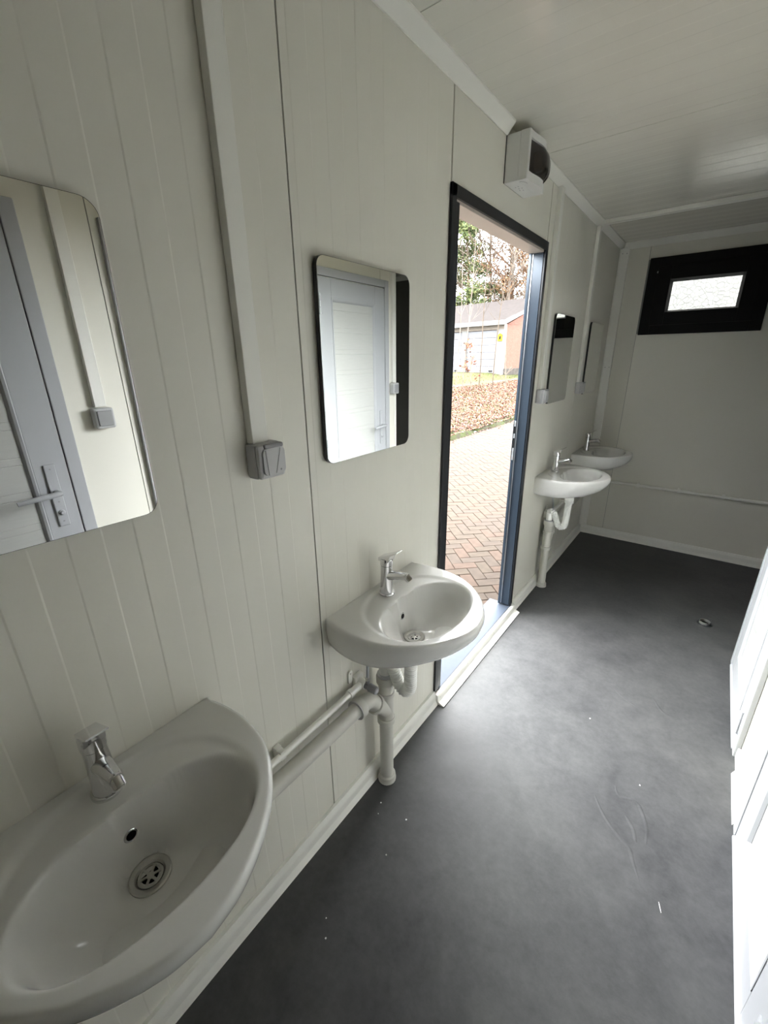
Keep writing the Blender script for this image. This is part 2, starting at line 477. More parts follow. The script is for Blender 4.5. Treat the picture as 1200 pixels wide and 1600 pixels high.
# skirting
SK = [(0.001, 0.071), (0.011, 0.071), (0.018, 0.056), (0.0195, 0.050), (0.0195, 0.022), (0.030, 0.0), (0.001, 0.0)]
mb = MB().prism([(x, z) for x, z in SK], 1, Y0, 1.409)
struct('baseboard_left', mb, M_TRIM)
mb = MB().prism([(x, z) for x, z in SK], 1, 2.395, Y1 - 0.001)
struct('baseboard_left.001', mb, M_TRIM)
mb = MB().prism([(Y1 - x, z) for x, z in SK], 0, 0.02, XR - 0.001)
struct('baseboard_far', mb, M_TRIM)
mb = MB().prism([(XP - x * .8, z) for x, z in SK], 1, 1.545, 1.79).prism([(XP - x * .8, z) for x, z in SK], 1, .575, .816)
mb.prism([(XP - x * .8, z) for x, z in SK], 1, Y0, -.154).box((XP - .011, 1.79, 0), (XP - .001, 1.889, .05))
struct('baseboard_right', mb, M_TRIM)

# chamfered cover strips along the ceiling and in the corner
mb = MB().prism([(0.0012, 2.322), (0.006, 2.322), (0.034, 2.353), (0.034, ZC - .0005), (0.0012, ZC - .0005)], 1, Y0, 1.816).prism(
    [(0.0012, 2.322), (0.006, 2.322), (0.034, 2.353), (0.034, ZC - .0005), (0.0012, ZC - .0005)], 1, 2.028, Y1)
struct('trim_1', mb, M_TRIM)
mb = MB().prism([(Y1 - .001, 2.318), (Y1 - .006, 2.318), (Y1 - .034, 2.353), (Y1 - .034, ZC - .0005), (Y1 - .001, ZC - .0005)], 0, 0.03, XR)
struct('trim_2', mb, M_TRIM)
mb = MB().prism([(0.0012, Y1 - .001), (0.0012, Y1 - .028), (0.012, Y1 - .03), (0.062, Y1 - .012), (0.066, Y1 - .001)], 2, 0.071, 2.325)
tc = struct('trim_3', mb, M_TRIM)
for z in (2.29, 1.47):
    for px, py in ((.022, Y1 - .0265), (.05, Y1 - .0165)):
        obj('screw', MB().lathe([(0, .0015), (.003, .001), (.0035, 0)], 8, TR((px, py, z), rx=PI / 2)), M_GREYD, tc)
# trunking across the ceiling
struct('trim_4', MB().box((0.034, 3.318, ZC - .024), (XR, 3.358, ZC - .0005), bev=.002), M_TRIM)

# ------------------------------------------------------------------ entrance doorway
d1 = struct_root('door_1', (0, (DY0 + DY1) / 2, 0))
oy = (DY0 + DY1) / 2
def dobj(name, mb, m, parent=d1, edge=35):
    for i, v in enumerate(mb.v):
        mb.v[i] = (v[0], v[1] - oy, v[2])
    return obj(name, mb, m, parent, edge=edge)
LB = 0.062
dobj('frame_flange', MB().box((.0015, 1.412, LB), (.012, 1.442, 2.078), bev=.0015), M_ANTH)
dobj('frame_flange', MB().box((.0015, 1.412, 2.043), (.012, 2.379, 2.079), bev=.0015), M_ANTH)
dobj('frame_flange', MB().box((.0015, 2.349, LB), (.012, 2.379, 2.0428), bev=.0015), M_ANTH)
dobj('jamb', MB().box((-.055, 1.43, LB), (.006, 1.474, 2.036), bev=.002), M_ANTH)
jr = MB().box((-.066, 2.345, LB), (.0012, 2.372, 2.05)).box((-.066, 2.333, LB), (-.052, 2.346, 2.05), bev=.001)
jamb_r = dobj('jamb', jr, M_ANTHB)
dobj('gasket', MB().box((-.052, 2.3405, LB + .004), (-.046, 2.3455, 2.03)), M_GALV, jamb_r)
dobj('head', MB().box((-.070, 1.43, 2.033), (.0012, 2.372, 2.059), bev=.001), M_HEAD)
# strike plate with its two keeps
sp = dobj('strike_plate', MB().box((-.0605, 2.3303, 1.005), (-.0525, 2.3333, 1.225), bev=.0008).box((-.0665, 2.3303, 1.005), (-.0655, 2.352, 1.225)), M_GALV)
for z0, z1 in ((1.155, 1.195), (1.075, 1.13)):
    dobj('keep', MB().box((-.0615, 2.3298, z0), (-.0525, 2.3306, z1)), M_HOLE, sp)
for z in (1.212, 1.018):
    dobj('screw', MB().lathe([(0, .0014), (.003, .001), (.0036, 0)], 8, TR((-.0565, 2.3303, z), rx=PI / 2)), M_STEEL, sp)
# metal sill plate and white threshold profile
dobj('sill_plate', MB().box((-.135, 1.44, .030), (.004, 2.372, .052), bev=.0015).box((.0035, 1.442, .050), (.009, 2.37, .058), bev=.001), M_SILL)
dobj('sill_gasket', MB().box((.009, 1.442, .044), (.0125, 2.372, .057)), M_RUBBER)
th = [(.0125, .055), (.027, .052), (.030, .047), (.031, .022), (.034, .018), (.062, .0065), (.062, .003), (.03, .004), (.002, .004), (.002, .05)]
dobj('threshold_strip', MB().prism(th, 1, 1.4095, 2.394), M_TRIM)
for y in (1.43, 1.72, 2.05, 2.37):
    dobj('screw', MB().lathe([(0, .0012), (.0028, .0008), (.0032, 0)], 8, TR((.031, y, .036)) @ AX), M_STEEL)

# the entrance door itself stands open outside, hinged on the near jamb
dl = thing('entrance_door', 'anthracite steel entrance door standing wide open outside the doorway', 'door', (-.075, 1.425, 0), math.radians(-4))
obj('leaf', MB().box((-.925, -.045, .058), (-.02, 0, 2.05), bev=.003), M_ANTH, dl)
ph = MB().box((-.86, .0, .96), (-.825, .008, 1.20), bev=.002)
pl_ = obj('handle_plate', ph, M_GALV, dl)
obj('lever', MB().tube([(-.842, .006, 1.10), (-.842, .05, 1.10), (-.835, .056, 1.10), (-.72, .055, 1.097)], .0095, 12), M_GALV, pl_)
for z in (.30, 1.05, 1.80):
    obj('hinge', MB().tube([(-.008, .004, z - .05), (-.008, .004, z + .05)], .009, 12).box((-.03, -.03, z - .045), (-.008, .003, z + .045)), M_GALV, dl)

# ------------------------------------------------------------------ far window
w1 = struct_root('window_1', ((WX0 + WX1) / 2, Y1, WZ0))
def wobj(name, mb, m, parent=w1, edge=35):
    o3 = Vector(w1.location)
    mb.v = [tuple(Vector(v) - o3) for v in mb.v]
    return obj(name, mb, m, parent, edge=edge)
def ring(mb, x0, x1, z0, z1, w, ya, yb, bev=.002):
    mb.box((x0, ya, z0), (x0 + w, yb, z1), bev=bev).box((x1 - w, ya, z0), (x1, yb, z1), bev=bev)
    mb.box((x0 + w, ya, z0), (x1 - w, yb, z0 + w), bev=bev).box((x0 + w, ya, z1 - w), (x1 - w, yb, z1), bev=bev)
    return mb
wobj('window_frame', ring(MB(), .217, .957, 1.709, 2.235, .070, Y1 - .022, Y1 + .06), M_BLACK)
wobj('sash', ring(MB(), .282, .892, 1.774, 2.170, .088, Y1 - .034, Y1 + .05), M_BLACK)
bead = MB()
for (x0, x1, z0, z1) in ((.370, .804, 1.862, 2.082),):
    t = .017
    bead.prism([(x0, Y1 - .030), (x0 + t, Y1 + .002), (x0, Y1 + .012)], 2, z0, z1)
    bead.prism([(x1, Y1 - .030), (x1 - t, Y1 + .002), (x1, Y1 + .012)], 2, z0, z1)
    bead.prism([(Y1 - .030, z0), (Y1 + .002, z0 + t * .7), (Y1 + .012, z0)], 0, x0, x1)
    bead.prism([(Y1 - .030, z1), (Y1 + .002, z1 - t), (Y1 + .012, z1)], 0, x0, x1)
wobj('glazing_bead', bead, M_RUBBER)
wobj('glass_pane', MB().box((.371, Y1 + .006, 1.863), (.803, Y1 + .012, 2.081)), M_GLASS)
wobj('sash_knob', MB().lathe([(0, .012), (.006, .011), (.008, .004), (.008, 0)], 14, TR((.283, Y1 - .0222, 2.137), rx=PI / 2)), M_GREYD)

# ------------------------------------------------------------------ cubicle doors
def cubicle_door(name, y0, panel_lbl=None):
    """white PVC door seen from the corridor; y0 = near edge of its frame, 0.725 wide; local y runs along the wall"""
    r = struct_root(name, (XP, y0, 0))
    W_, H_ = 0.725, 2.055
    fr = MB()
    for a, b in ((0, .042), (W_ - .045, W_)):
        fr.box((-.020, a, .0), (-.001, b, H_), bev=.003)
    fr.box((-.020, .042, H_ - .045), (-.001, W_ - .045, H_), bev=.003)
    fr.prism([(-.0235, .0), (-.0235, .006), (-.012, .014), (-.001, .014), (-.001, .0)], 1, .042, W_ - .045)
    obj('door_frame', fr, M_PVC, r)
    la, lb, lz0, lz1 = .046, W_ - .049, .018, H_ - .050
    sw = .104
    lf = MB()
    lf.box((-.017, la, lz0), (-.002, la + sw, lz1), bev=.002).box((-.017, lb - sw, lz0), (-.002, lb, lz1), bev=.002)
    lf.box((-.017, la + sw, lz0), (-.002, lb - sw, lz0 + sw), bev=.002).box((-.017, la + sw, lz1 - sw), (-.002, lb - sw, lz1), bev=.002)
    leaf = obj('door_leaf', lf, M_PVC, r)
    pa, pb, pz0, pz1 = la + sw, lb - sw, lz0 + sw, lz1 - sw
    bd = MB(); t = .020
    prof = [(-.0185, 0), (-.0195, .004), (-.0165, .012), (-.008, t), (-.002, t), (-.002, 0)]
    bd.prism([(x, pa + d) for x, d in prof], 2, pz0, pz1).prism([(x, pb - d) for x, d in prof], 2, pz0, pz1)
    bd.prism([(x, pz0 + d) for x, d in prof], 1, pa, pb).prism([(x, pz1 - d) for x, d in prof], 1, pa, pb)
    obj('glazing_bead', bd, M_PVC, leaf)
    # infill with horizontal grooves
    pts = [(-.002, pz0 + .004)]
    z = pz0 + .004; k = 0
    pts.append((-.0065, z))
    while z + .1 < pz1:
        z += (.098, .026)[k % 2]; k += 1
        pts += [(-.0065, z - .0022), (-.0048, z), (-.0065, z + .0022)]
    pts += [(-.0065, pz1 - .004), (-.002, pz1 - .004)]
    obj('infill_panel', MB().prism(pts, 1, pa + .004, pb - .004), M_PVCP, leaf)
    # hinges on the near edge
    for hz in (.14, 1.02, 1.86):
        hb = MB().tube([(-.024, .044, hz - .055), (-.024, .044, hz - .019)], .0075, 10).tube([(-.024, .044, hz - .017), (-.024, .044, hz + .017)], .0085, 10)
        hb.tube([(-.024, .044, hz + .019), (-.024, .044, hz + .055)], .0075, 10)
        hb.box((-.0215, .025, hz - .05), (-.018, .042, hz + .05), bev=.001).box((-.0205, .046, hz - .05), (-.0165, .070, hz + .05), bev=.001)
        obj('hinge', hb, M_PVC, leaf)
    # handle
    hy = lb - .056
    pl = MB().box((-.0245, hy - .018, .965), (-.017, hy + .018, 1.205), bev=.003)
    plate = obj('handle_plate', pl, M_PVC, leaf)
    plv = MB().tube([(-.022, hy, 1.10), (-.062, hy, 1.10)], .0095, 12)
    plv.tube([(-.062, hy + .006, 1.101), (-.067, hy - .03, 1.099), (-.066, hy - .08, 1.096), (-.063, hy - .128, 1.092)], [.0095, .0105, .0095, .0085], 12)
    plate_l = obj('lever', plv, M_PVC, leaf)
    obj('thumb_turn', MB().lathe([(.011, 0), (.011, .005), (.007, .008), (.006, .014), (0, .015)], 14, TR((-.024, hy, 1.02)) @ Matrix.Rotation(-PI / 2, 4, 'Y')), M_PVC, leaf)
    for z in (1.188, 1.062, .985):
        obj('screw_hole', MB().lathe([(0, .0009), (.003, .0009), (.003, 0)], 10, TR((-.0244, hy, z)) @ Matrix.Rotation(-PI / 2, 4, 'Y')), M_GREYD, leaf)
    return r
cubicle_door('door_2', -0.152)
cubicle_door('door_3', 0.818)
cubicle_door('door_4', 1.890)

# ------------------------------------------------------------------ washbasins
def cr(pts, n):
    """closed-open Catmull-Rom through 2-D points"""
    out = []
    P = [pts[0]] + pts + [pts[-1]]
    for i in range(1, len(P) - 2):
        p0, p1, p2, p3 = P[i - 1], P[i], P[i + 1], P[i + 2]
        for k in range(n):
            t = k / n
            out.append(tuple(0.5 * (2 * p1[j] + (p2[j] - p0[j]) * t + (2 * p0[j] - 5 * p1[j] + 4 * p2[j] - p3[j]) * t * t + (3 * p1[j] - p0[j] - 3 * p2[j] + p3[j]) * t ** 3) for j in (0, 1)))
    out.append(pts[-1])
    return out
def resample(pts, n):
    d = [0]
    for a, b in zip(pts, pts[1:]):
        d.append(d[-1] + math.hypot(b[0] - a[0], b[1] - a[1]))
    out = []; i = 0
    for k in range(n):
        s_ = d[-1] * k / (n - 1)
        while i < len(d) - 2 and d[i + 1] < s_: i += 1
        t = (s_ - d[i]) / max(1e-9, d[i + 1] - d[i])
        out.append((pts[i][0] + (pts[i + 1][0] - pts[i][0]) * t, pts[i][1] + (pts[i + 1][1] - pts[i][1]) * t))
    return out
def sst(a, b, x):
    t = min(1, max(0, (x - a) / (b - a)))
    return t * t * (3 - 2 * t)
DRX = 0.165
def basin_z(x, y):
    # sunk platform inside the rim
    ax = 0.147 if x > 0.19 else 0.174
    eo = ((abs(x - .19) / ax) ** 2.15 + (abs(y) / .203) ** 2.15) ** (1 / 2.15)
    z = -0.006 * (1 - sst(.90, 1.0, eo))
    # bowl
    xb = .215
    back = .110 - .005 * math.cos(min(1, abs(y) / .12) * PI)      # bulge of the tap ledge
    ax = .118 if x > xb else back
    eb = ((abs(x - xb) / ax) ** 2.2 + (abs(y) / .193) ** 2.2) ** (1 / 2.2)
    if eb < 1:
        g = 1 - eb
        dep = .128 * (1 - (1 - min(1, g / .75)) ** 2.3)
        z -= dep * sst(0, .15, g)
        rr = math.hypot(x - DRX, y)
        k = 1 - sst(.036, .058, rr)
        z = z * (1 - k) + (-.131) * k
    return z
half = [(0.0015, .234), (.02, .239), (.06, .247), (.11, .251), (.16, .2475), (.21, .235), (.26, .208), (.31, .166), (.35, .113), (.378, .055), (.388, 0)]
hp = resample(cr(half, 10), 68)
outline = hp + [(x, -y) for x, y in reversed(hp[:-1])]
nb = 25
backrow = [(0.0015, -.234 + .468 * k / nb) for k in range(1, nb)]
outline = outline + backrow                       # closed loop
def build_basin():
    mb = MB(); n = len(outline)
    ts = [1.0, .992, .978] + [.965 - .0145 * k for k in range(38)] + [.40, .36, .32, .28, .24, .20, .17, .14, .125]
    ez = {0: -.011, 1: -.004, 2: -.0006}
    rings = []
    def dz(x, y):   # outlet dish below the drain flange
        return basin_z(x, y)
    for i, t in enumerate(ts):
        ring_ = []
        for (x, y) in outline:
            if i < 3:
                fx, fy = .19, 0
                px, py = fx + (x - fx) * t, fy + (y - fy) * t
                if x < .005: px = x; 
                z = ez[i] if x > .005 else (0.0 if i else -.0015)
            else:
                cx_, cy_ = DRX, 0.0
                px, py = cx_ + (x - cx_) * t, cy_ + (y - cy_) * t
                z = basin_z(px, py)
            ring_.append((px, py, z))
        rings.append(ring_)
    low = [(1.0, -.018, 1), (.988, -.036, .999), (.958, -.056, .994), (.908, -.078, .982), (.835, -.098, .955), (.745, -.113, .90), (.645, -.123, .80), (.585, -.129, .66), (.55, -.141, .57)]
    under = []
    for sx, z, sy in low:
        rr = []
        for (x, y) in outline:
            back_z = z if x > .01 else max(z, -.115)
            rr.append((x * sx if x > .0016 else .0015, y * sy, back_z))
        under.append(rr)
    allr = list(reversed(under)) + rings
    vs = [p for r_ in allr for p in r_]
    fs = []
    for i in range(len(allr) - 1):
        for k in range(n):
            k2 = (k + 1) % n
            fs.append((i * n + k, i * n + k2, (i + 1) * n + k2, (i + 1) * n + k))
    fs.append(tuple(reversed(range(n))))
    o = len(vs); last = (len(allr) - 1) * n
    vs.append((DRX, 0, basin_z(DRX, 0) - .004))
    for k in range(n):
        fs.append((last + k, last + (k + 1) % n, o))
    return mb.add(vs, fs, True)
BASIN = build_basin()
ZD = basin_z(DRX, 0)
def washbasin(loc, label):
    r = thing('washbasin', label, 'washbasin', loc, 0, 'white washbasins on the panelled wall')
    b = obj('basin', BASIN, M_CERAM, r, edge=50)
    # waste outlet: flange, dark cup, strainer
    fz = ZD + .003
    fl_ = MB().lathe([(.0345, -.003), (.0345, .0), (.032, .0014), (.025, .0004), (.0215, -.004), (.0215, -.012)], 32, TR((DRX, 0, fz)))
    fo = obj('drain_flange', fl_, M_STEEL, r)
    obj('drain_cup', MB().lathe([(.0214, -.0035), (.0214, -.0060), (0, -.0060)], 24, TR((DRX, 0, fz + .0008))), M_HOLE, fo)
    st = MB().lathe([(.0205, -.0055), (.0205, -.0042), (.0165, -.0042), (.0165, -.0055)], 28, TR((DRX, 0, fz + .002)))
    st.lathe([(.0065, -.0055), (.0065, -.004), (.004, -.0035), (0, -.0038)], 16, TR((DRX, 0, fz + .002)))
    for k in range(6):
        st.box((.004, -.0022, -.0055), (.018, .0022, -.0043), TR((DRX, 0, fz + .002), rz=k * PI / 3 + .2))
    obj('strainer', st, M_STEEL, fo)
    # overflow in the back wall of the bowl
    ox = .1175; oz = basin_z(ox, 0)
    s0 = basin_z(ox + .004, 0) - basin_z(ox - .004, 0)
    ang = math.atan2(-s0, .008)
    T = TR((ox + .0005, 0, oz + .0008), ry=ang) @ Matrix.Diagonal((1.0, 1.0, 1, 1))
    ov = obj('overflow_ring', MB().lathe([(.0125, -.002), (.0125, .0006), (.011, .0018), (.0085, .0012), (.0080, -.003)], 26, T), M_CHROME, r)
    obj('overflow_hole', MB().lathe([(.0086, .0009), (0, .0009)], 20, T), M_HOLE, ov)
    # single lever tap
    tz = basin_z(.055, 0)
    tp = MB().lathe([(0, -.001), (.0262, -.001), (.0268, .003), (.0255, .0065), (.0225, .0075), (.0212, .02), (.0194, .080), (.0190, .098), (.0190, .1055), (0, .1055)], 28, TR((.055, 0, tz)))
    tap = obj('tap_body', tp, M_CHROME, r)
    sp_ = MB().tube([(.058, 0, tz + .068), (.075, 0, tz + .074), (.105, 0, tz + .082), (.132, 0, tz + .0875), (.139, 0, tz + .088)], [.0168, .0158, .0140, .0122, .0112], 18)
    obj('spout', sp_, M_CHROME, tap)
    obj('aerator', MB().tube([(.128, 0, tz + .091), (.146, 0, tz + .077)], [.0112, .0112], 16).tube([(.1462, 0, tz + .0768), (.1475, 0, tz + .0758)], [.009, .009], 16), M_CHROME, tap)
    hd = MB().lathe([(.0194, .1070), (.0205, .1075), (.0208, .120), (.0205, .130), (0, .132)], 26, TR((.055, 0, tz)))
    hd2 = [(.034, .122), (.034, .133), (.070, .149), (.106, .167), (.107, .1645), (.080, .147), (.074, .128), (.070, .122)]
    hd.prism([(x, tz + z) for x, z in hd2], 1, -.0170, .0170)
    obj('lever', hd, M_CHROME, tap)
    return r
basin0 = washbasin((0, .133, .828), 'white ceramic washbasin in the near left corner, closest to the camera, cut by the frame')
dup(basin0, (0, .985, .828), 'white ceramic washbasin under the second mirror, just before the open doorway')
dup(basin0, (0, 2.832, .853), 'white ceramic washbasin just past the open doorway, with corrugated hose hanging below')
dup(basin0, (0, 3.660, .853), 'white ceramic washbasin nearest the far corner, farthest from the camera')

# ------------------------------------------------------------------ waste pipes below the basins
def collar(mb, c, d, r, l=.012):
    c = Vector(c); d = Vector(d).normalized()
    return mb.tube([c - d * l, c - d * l * .75, c + d * l * .75, c + d * l], [r - .002, r, r, r - .002], 22)
def standpipe(y, sgn, label, zb):
    """vertical waste pipe at x=.056 with a tee branch towards sgn*y and a corrugated hose to the basin; zb = basin rim height"""
    X = .058
    r = thing('waste_pipe', label, 'pipe', (X, y, 0), 0, 'waste pipes under the washbasins')
    ps = MB().tube([(0, 0, .004), (0, 0, .305)], .0255, 24)
    obj('lower_pipe', ps, M_PIPE, r)
    ft = MB().lathe([(.0262, 0), (.035, 0), (.0355, .006), (.032, .012), (.034, .016), (.033, .026), (.028, .030), (.0262, .030)], 26)
    obj('foot_ring', ft, M_PIPE, r)
    te = MB().tube([(0, 0, .29), (0, 0, .47)], .0275, 24)
    collar(te, (0, 0, .302), (0, 0, 1), .0335, .011); collar(te, (0, 0, .422), (0, 0, 1), .0325, .009); collar(te, (0, 0, .486), (0, 0, 1), .0345, .016)
    te.tube([(0, 0, .345), (0, sgn * .035, .385), (0, sgn * .068, .424)], .0275, 20)
    collar(te, (0, sgn * .060, .414), (0, sgn, 1.1), .0335, .010)
    te.tube([(0, sgn * .064, .418), (0, sgn * .078, .441), (0, sgn * .092, .458), (0, sgn * .112, .466), (0, sgn * .150, .468)], .0275, 20)
    collar(te, (0, sgn * .148, .468), (0, 1, 0), .0340, .013)
    obj('tee_fitting', te, M_PIPE, r)
    obj('seal_ring', MB().tube([(0, 0, .503), (0, 0, .509)], .031, 22), M_GREYP, r)
    obj('seal_ring', MB().tube([(0, sgn * .1615, .468), (0, sgn * .164, .468)], .0338, 22), M_GREYP, r)
    # corrugated hose, from the basin outlet down and up into the pipe
    zo = zb - .142
    path = cr3([(DRX - X, 0, zo), (DRX - X + .002, 0, zo - .05), (DRX - X - .001, 0, zo - .12), (.103, .001, .50), (.083, .002, .474), (.060, .003, .483), (.044, .002, .52), (.026, 0, .562), (.005, 0, .574), (-.004, 0, .555), (-.002, 0, .50)], 12)
    path = res3(path, 220)
    rad = []
    for i in range(220):
        w = .0021 * math.sin(i * 2 * PI / 4.4)
        rad.append(.0205 + (w if 18 < i < 192 else 0) + (.0075 if i < 28 else 0))
    obj('corrugated_hose', MB().tube(path, rad, 18), M_HOSE, r, edge=80)
    return r
def cr3(pts, n):
    P = [Vector(p) for p in pts]; P = [P[0]] + P + [P[-1]]; out = []
    for i in range(1, len(P) - 2):
        p0, p1, p2, p3 = P[i - 1], P[i], P[i + 1], P[i + 2]
        for k in range(n):
            t = k / n
            out.append(0.5 * (2 * p1 + (p2 - p0) * t + (2 * p0 - 5 * p1 + 4 * p2 - p3) * t * t + (3 * p1 - p0 - 3 * p2 + p3) * t ** 3))
    out.append(P[-1])
    return out
def res3(pts, n):
    d = [0]
    for a, b in zip(pts, pts[1:]): d.append(d[-1] + (b - a).length)
    out = []; i = 0
    for k in range(n):
        s_ = d[-1] * k / (n - 1)
        while i < len(d) - 2 and d[i + 1] < s_: i += 1
        out.append(pts[i].lerp(pts[i + 1], (s_ - d[i]) / max(1e-9, d[i + 1] - d[i])))
    return out
standpipe(.968, -1, 'grey waste pipe with white corrugated hose under the basin before the doorway', .828)
standpipe(2.832, 1, 'grey waste pipe with white corrugated hose under the basin past the doorway', .853)
# long horizontal waste pipes
t = thing('horizontal_waste_pipe', 'thick grey waste pipe running along the left wall from the nearest basin', 'pipe', (.058, .2, .468))
obj('pipe', MB().tube([(0, -.55, .030), (0, .618, 0)], .0245, 24), M_PIPE, t)
t = thing('horizontal_waste_pipe', 'thick grey waste pipe low on the wall between the two far basins', 'pipe', (.058, 3.3, .468))
obj('pipe', MB().tube([(0, -.318, 0), (0, .42, .010)], .0245, 24), M_PIPE, t)

def pipe_clip(mb, c, horizontal_axis):
    x, y, z = c
    if horizontal_axis == 'y':
        mb.box((.0015 - .03 + x, y - .010, z - .018), (x - .012, y + .010, z + .018), bev=.002)
        mb.box((x - .02, y - .009, z + .0095), (x + .006, y + .009, z + .015), bev=.002).box((x - .02, y - .009, z - .015), (x + .006, y + .009, z - .0095), bev=.002)
    else:
        mb.box((x - .010, y + .012, z - .018), (x + .010, y + .0285, z + .018), bev=.002)
        mb.box((x - .009, y - .006, z + .0095), (x + .009, y + .02, z + .015), bev=.002).box((x - .009, y - .006, z - .015), (x + .009, y + .02, z - .0095), bev=.002)
    return mb
def supply(y_valve, ya, yb, label, clips, tapy, zb):
    t = thing('water_pipe', label, 'pipe', (0, 0, 0))
    obj('pipe', MB().tube([(.030, ya, .518), (.030, yb, .518)], .0098, 16), M_PIPEW, t)
    for c in clips:
        obj('pipe_clip', pipe_clip(MB(), (.030, c, .518), 'y'), M_PIPEW, t)
    sg = 1 if yb == max(ya, yb, key=lambda v: -abs(v - y_valve)) else -1
    d = 1 if abs(yb - y_valve) < abs(ya - y_valve) else -1      # direction from the pipe towards the valve
    yv = y_valve
    el = MB().tube([(.030, yv - d * .068, .518), (.030, yv - d * .052, .518)], .0145, 16).tube([(.030, yv - d * .055, .518), (.030, yv - d * .012, .518)], .0125, 16)
    el.box((.0015, yv - .022, .498), (.020, yv + .022, .546), bev=.004).tube([(.018, yv, .518), (.046, yv, .518)], [.017, .0155], 18)
    ear = [(yv - d * .030 + .010 * math.cos(a), .566 + .011 * math.sin(a)) for a in [k * PI / 8 for k in range(0, 9)]]
    el.prism([(yv - d * .030 - .010, .53), (yv - d * .030 + .010, .53)] + ear, 0, .0015, .007)
    w = obj('wall_elbow', el, M_PIPEW, t)
    obj('screw', MB().lathe([(0, .0016), (.003, .001), (.0036, 0)], 8, TR((.007, yv - d * .030, .566)) @ AX), M_STEEL, w)
    vb = MB().tube([(.044, yv, .518), (.062, yv, .518)], .0115, 14)
    vb.tube([(.062, yv, .518), (.064, yv, .518), (.092, yv, .518), (.094, yv, .518)], [.012, .0145, .0135, .012], 12)
    vb.tube([(.054, yv, .518), (.054, yv, .545)], .007, 10)
    v = obj('angle_valve', vb, M_GREYD, t)
    obj('valve_cap', MB().tube([(.094, yv, .518), (.0955, yv, .518)], .007, 12), M_GREYP, v)
    nt_ = MB().tube([(.054, yv, .543), (.054, yv, .556)], .0082, 6)
    obj('hose_nut', nt_, M_STEEL, v)
    hs = cr3([(.054, yv, .55), (.054, yv + d * .004, .60), (.052, yv + d * .02, .645), (.050, tapy - d * .03, .69), (.052, tapy, zb - .09)], 8)
    obj('supply_hose', MB().tube(hs, .0052, 10), M_GALV, v)
    return t
supply(.872, -.35, .807, 'thin white water pipe with clips and valve between the two near basins', (.105, .525), .975, .828)
supply(2.90, 2.965, 4.02, 'thin white water pipe with angle valve below the two far basins', (3.25, 3.9), 2.832, .853)
t = thing('water_pipe', 'thin white water pipe held by clips across the lower far wall', 'pipe', (0, 0, 0))
obj('pipe', MB().tube([(.030, Y1 - .070, .518), (.031, Y1 - .04, .518), (.040, Y1 - .031, .518), (.07, Y1 - .030, .518), (XR - .02, Y1 - .030, .518)], .0112, 16), M_PIPEW, t)
for c in (.42, .71, 1.0, 1.35, 1.7, 2.1):
    obj('pipe_clip', pipe_clip(MB(), (c, Y1 - .030, .518), 'x'), M_PIPEW, t)

# ------------------------------------------------------------------ mirrors
def rrect(w, h, r, n=8):
    out = []
    for cx_, cz_, a0 in ((w / 2 - r, h / 2 - r, 0), (-w / 2 + r, h / 2 - r, PI / 2), (-w / 2 + r, -h / 2 + r, PI), (w / 2 - r, -h / 2 + r, 1.5 * PI)):
        for k in range(n + 1):
            a = a0 + k / n * PI / 2
            out.append((cx_ + r * math.cos(a), cz_ + r * math.sin(a)))
    return out
def mirror(y, label, yaw=0.0, off=.0):
    r = thing('mirror', label, 'mirror', (.0015, y, 1.5385), yaw, 'round cornered mirrors above the washbasins')
    obj('backing', MB().prism(rrect(.384, .490, .026), 0, .001 + off, .0125 + off), M_MBACK, r)
    obj('mirror_glass', MB().prism(rrect(.3825, .4885, .026), 0, .0126 + off, .0132 + off), M_MIRROR, r)
    return r
mirror(.147, 'large looking rounded mirror at the left edge of the picture, cut by the frame')
mirror(.974, 'rounded mirror to the left of the open doorway, reflecting a white door', math.radians(.25), .002)
mirror(2.815, 'narrow looking rounded mirror just past the doorway, half reflecting the black window')
mirror(3.640, 'rounded mirror nearest the far corner, reflecting only plain grey wall')

# ------------------------------------------------------------------ trunking, sockets, switch
def trunking(x0, y, z0, label, face=1, w=.041):
    r = thing('cable_trunking', label, 'cable cover', (x0, y, z0), 0 if face > 0 else PI, 'white cable trunking on the walls')
    top = (2.325 if face > 0 else 2.345) - z0
    obj('cover', MB().box((.0015, -w / 2, 0), (.0235, w / 2, top), bev=.0016), M_TRIM, r)
    return r
trunking(0, .5745, 1.385, 'white vertical cable trunking between the two near mirrors')
trunking(0, 2.478, 1.388, 'white vertical cable trunking directly right of the doorway')
trunking(0, 3.302, 1.388, 'white vertical cable trunking between the two far mirrors')
trunking(XP, .685, 1.395, 'white cable trunking seen only in the nearest mirror, above a light switch', -1)
trunking(XP, 2.674, 1.395, 'white cable trunking at the partition end, seen in the mirror left of the doorway', -1)

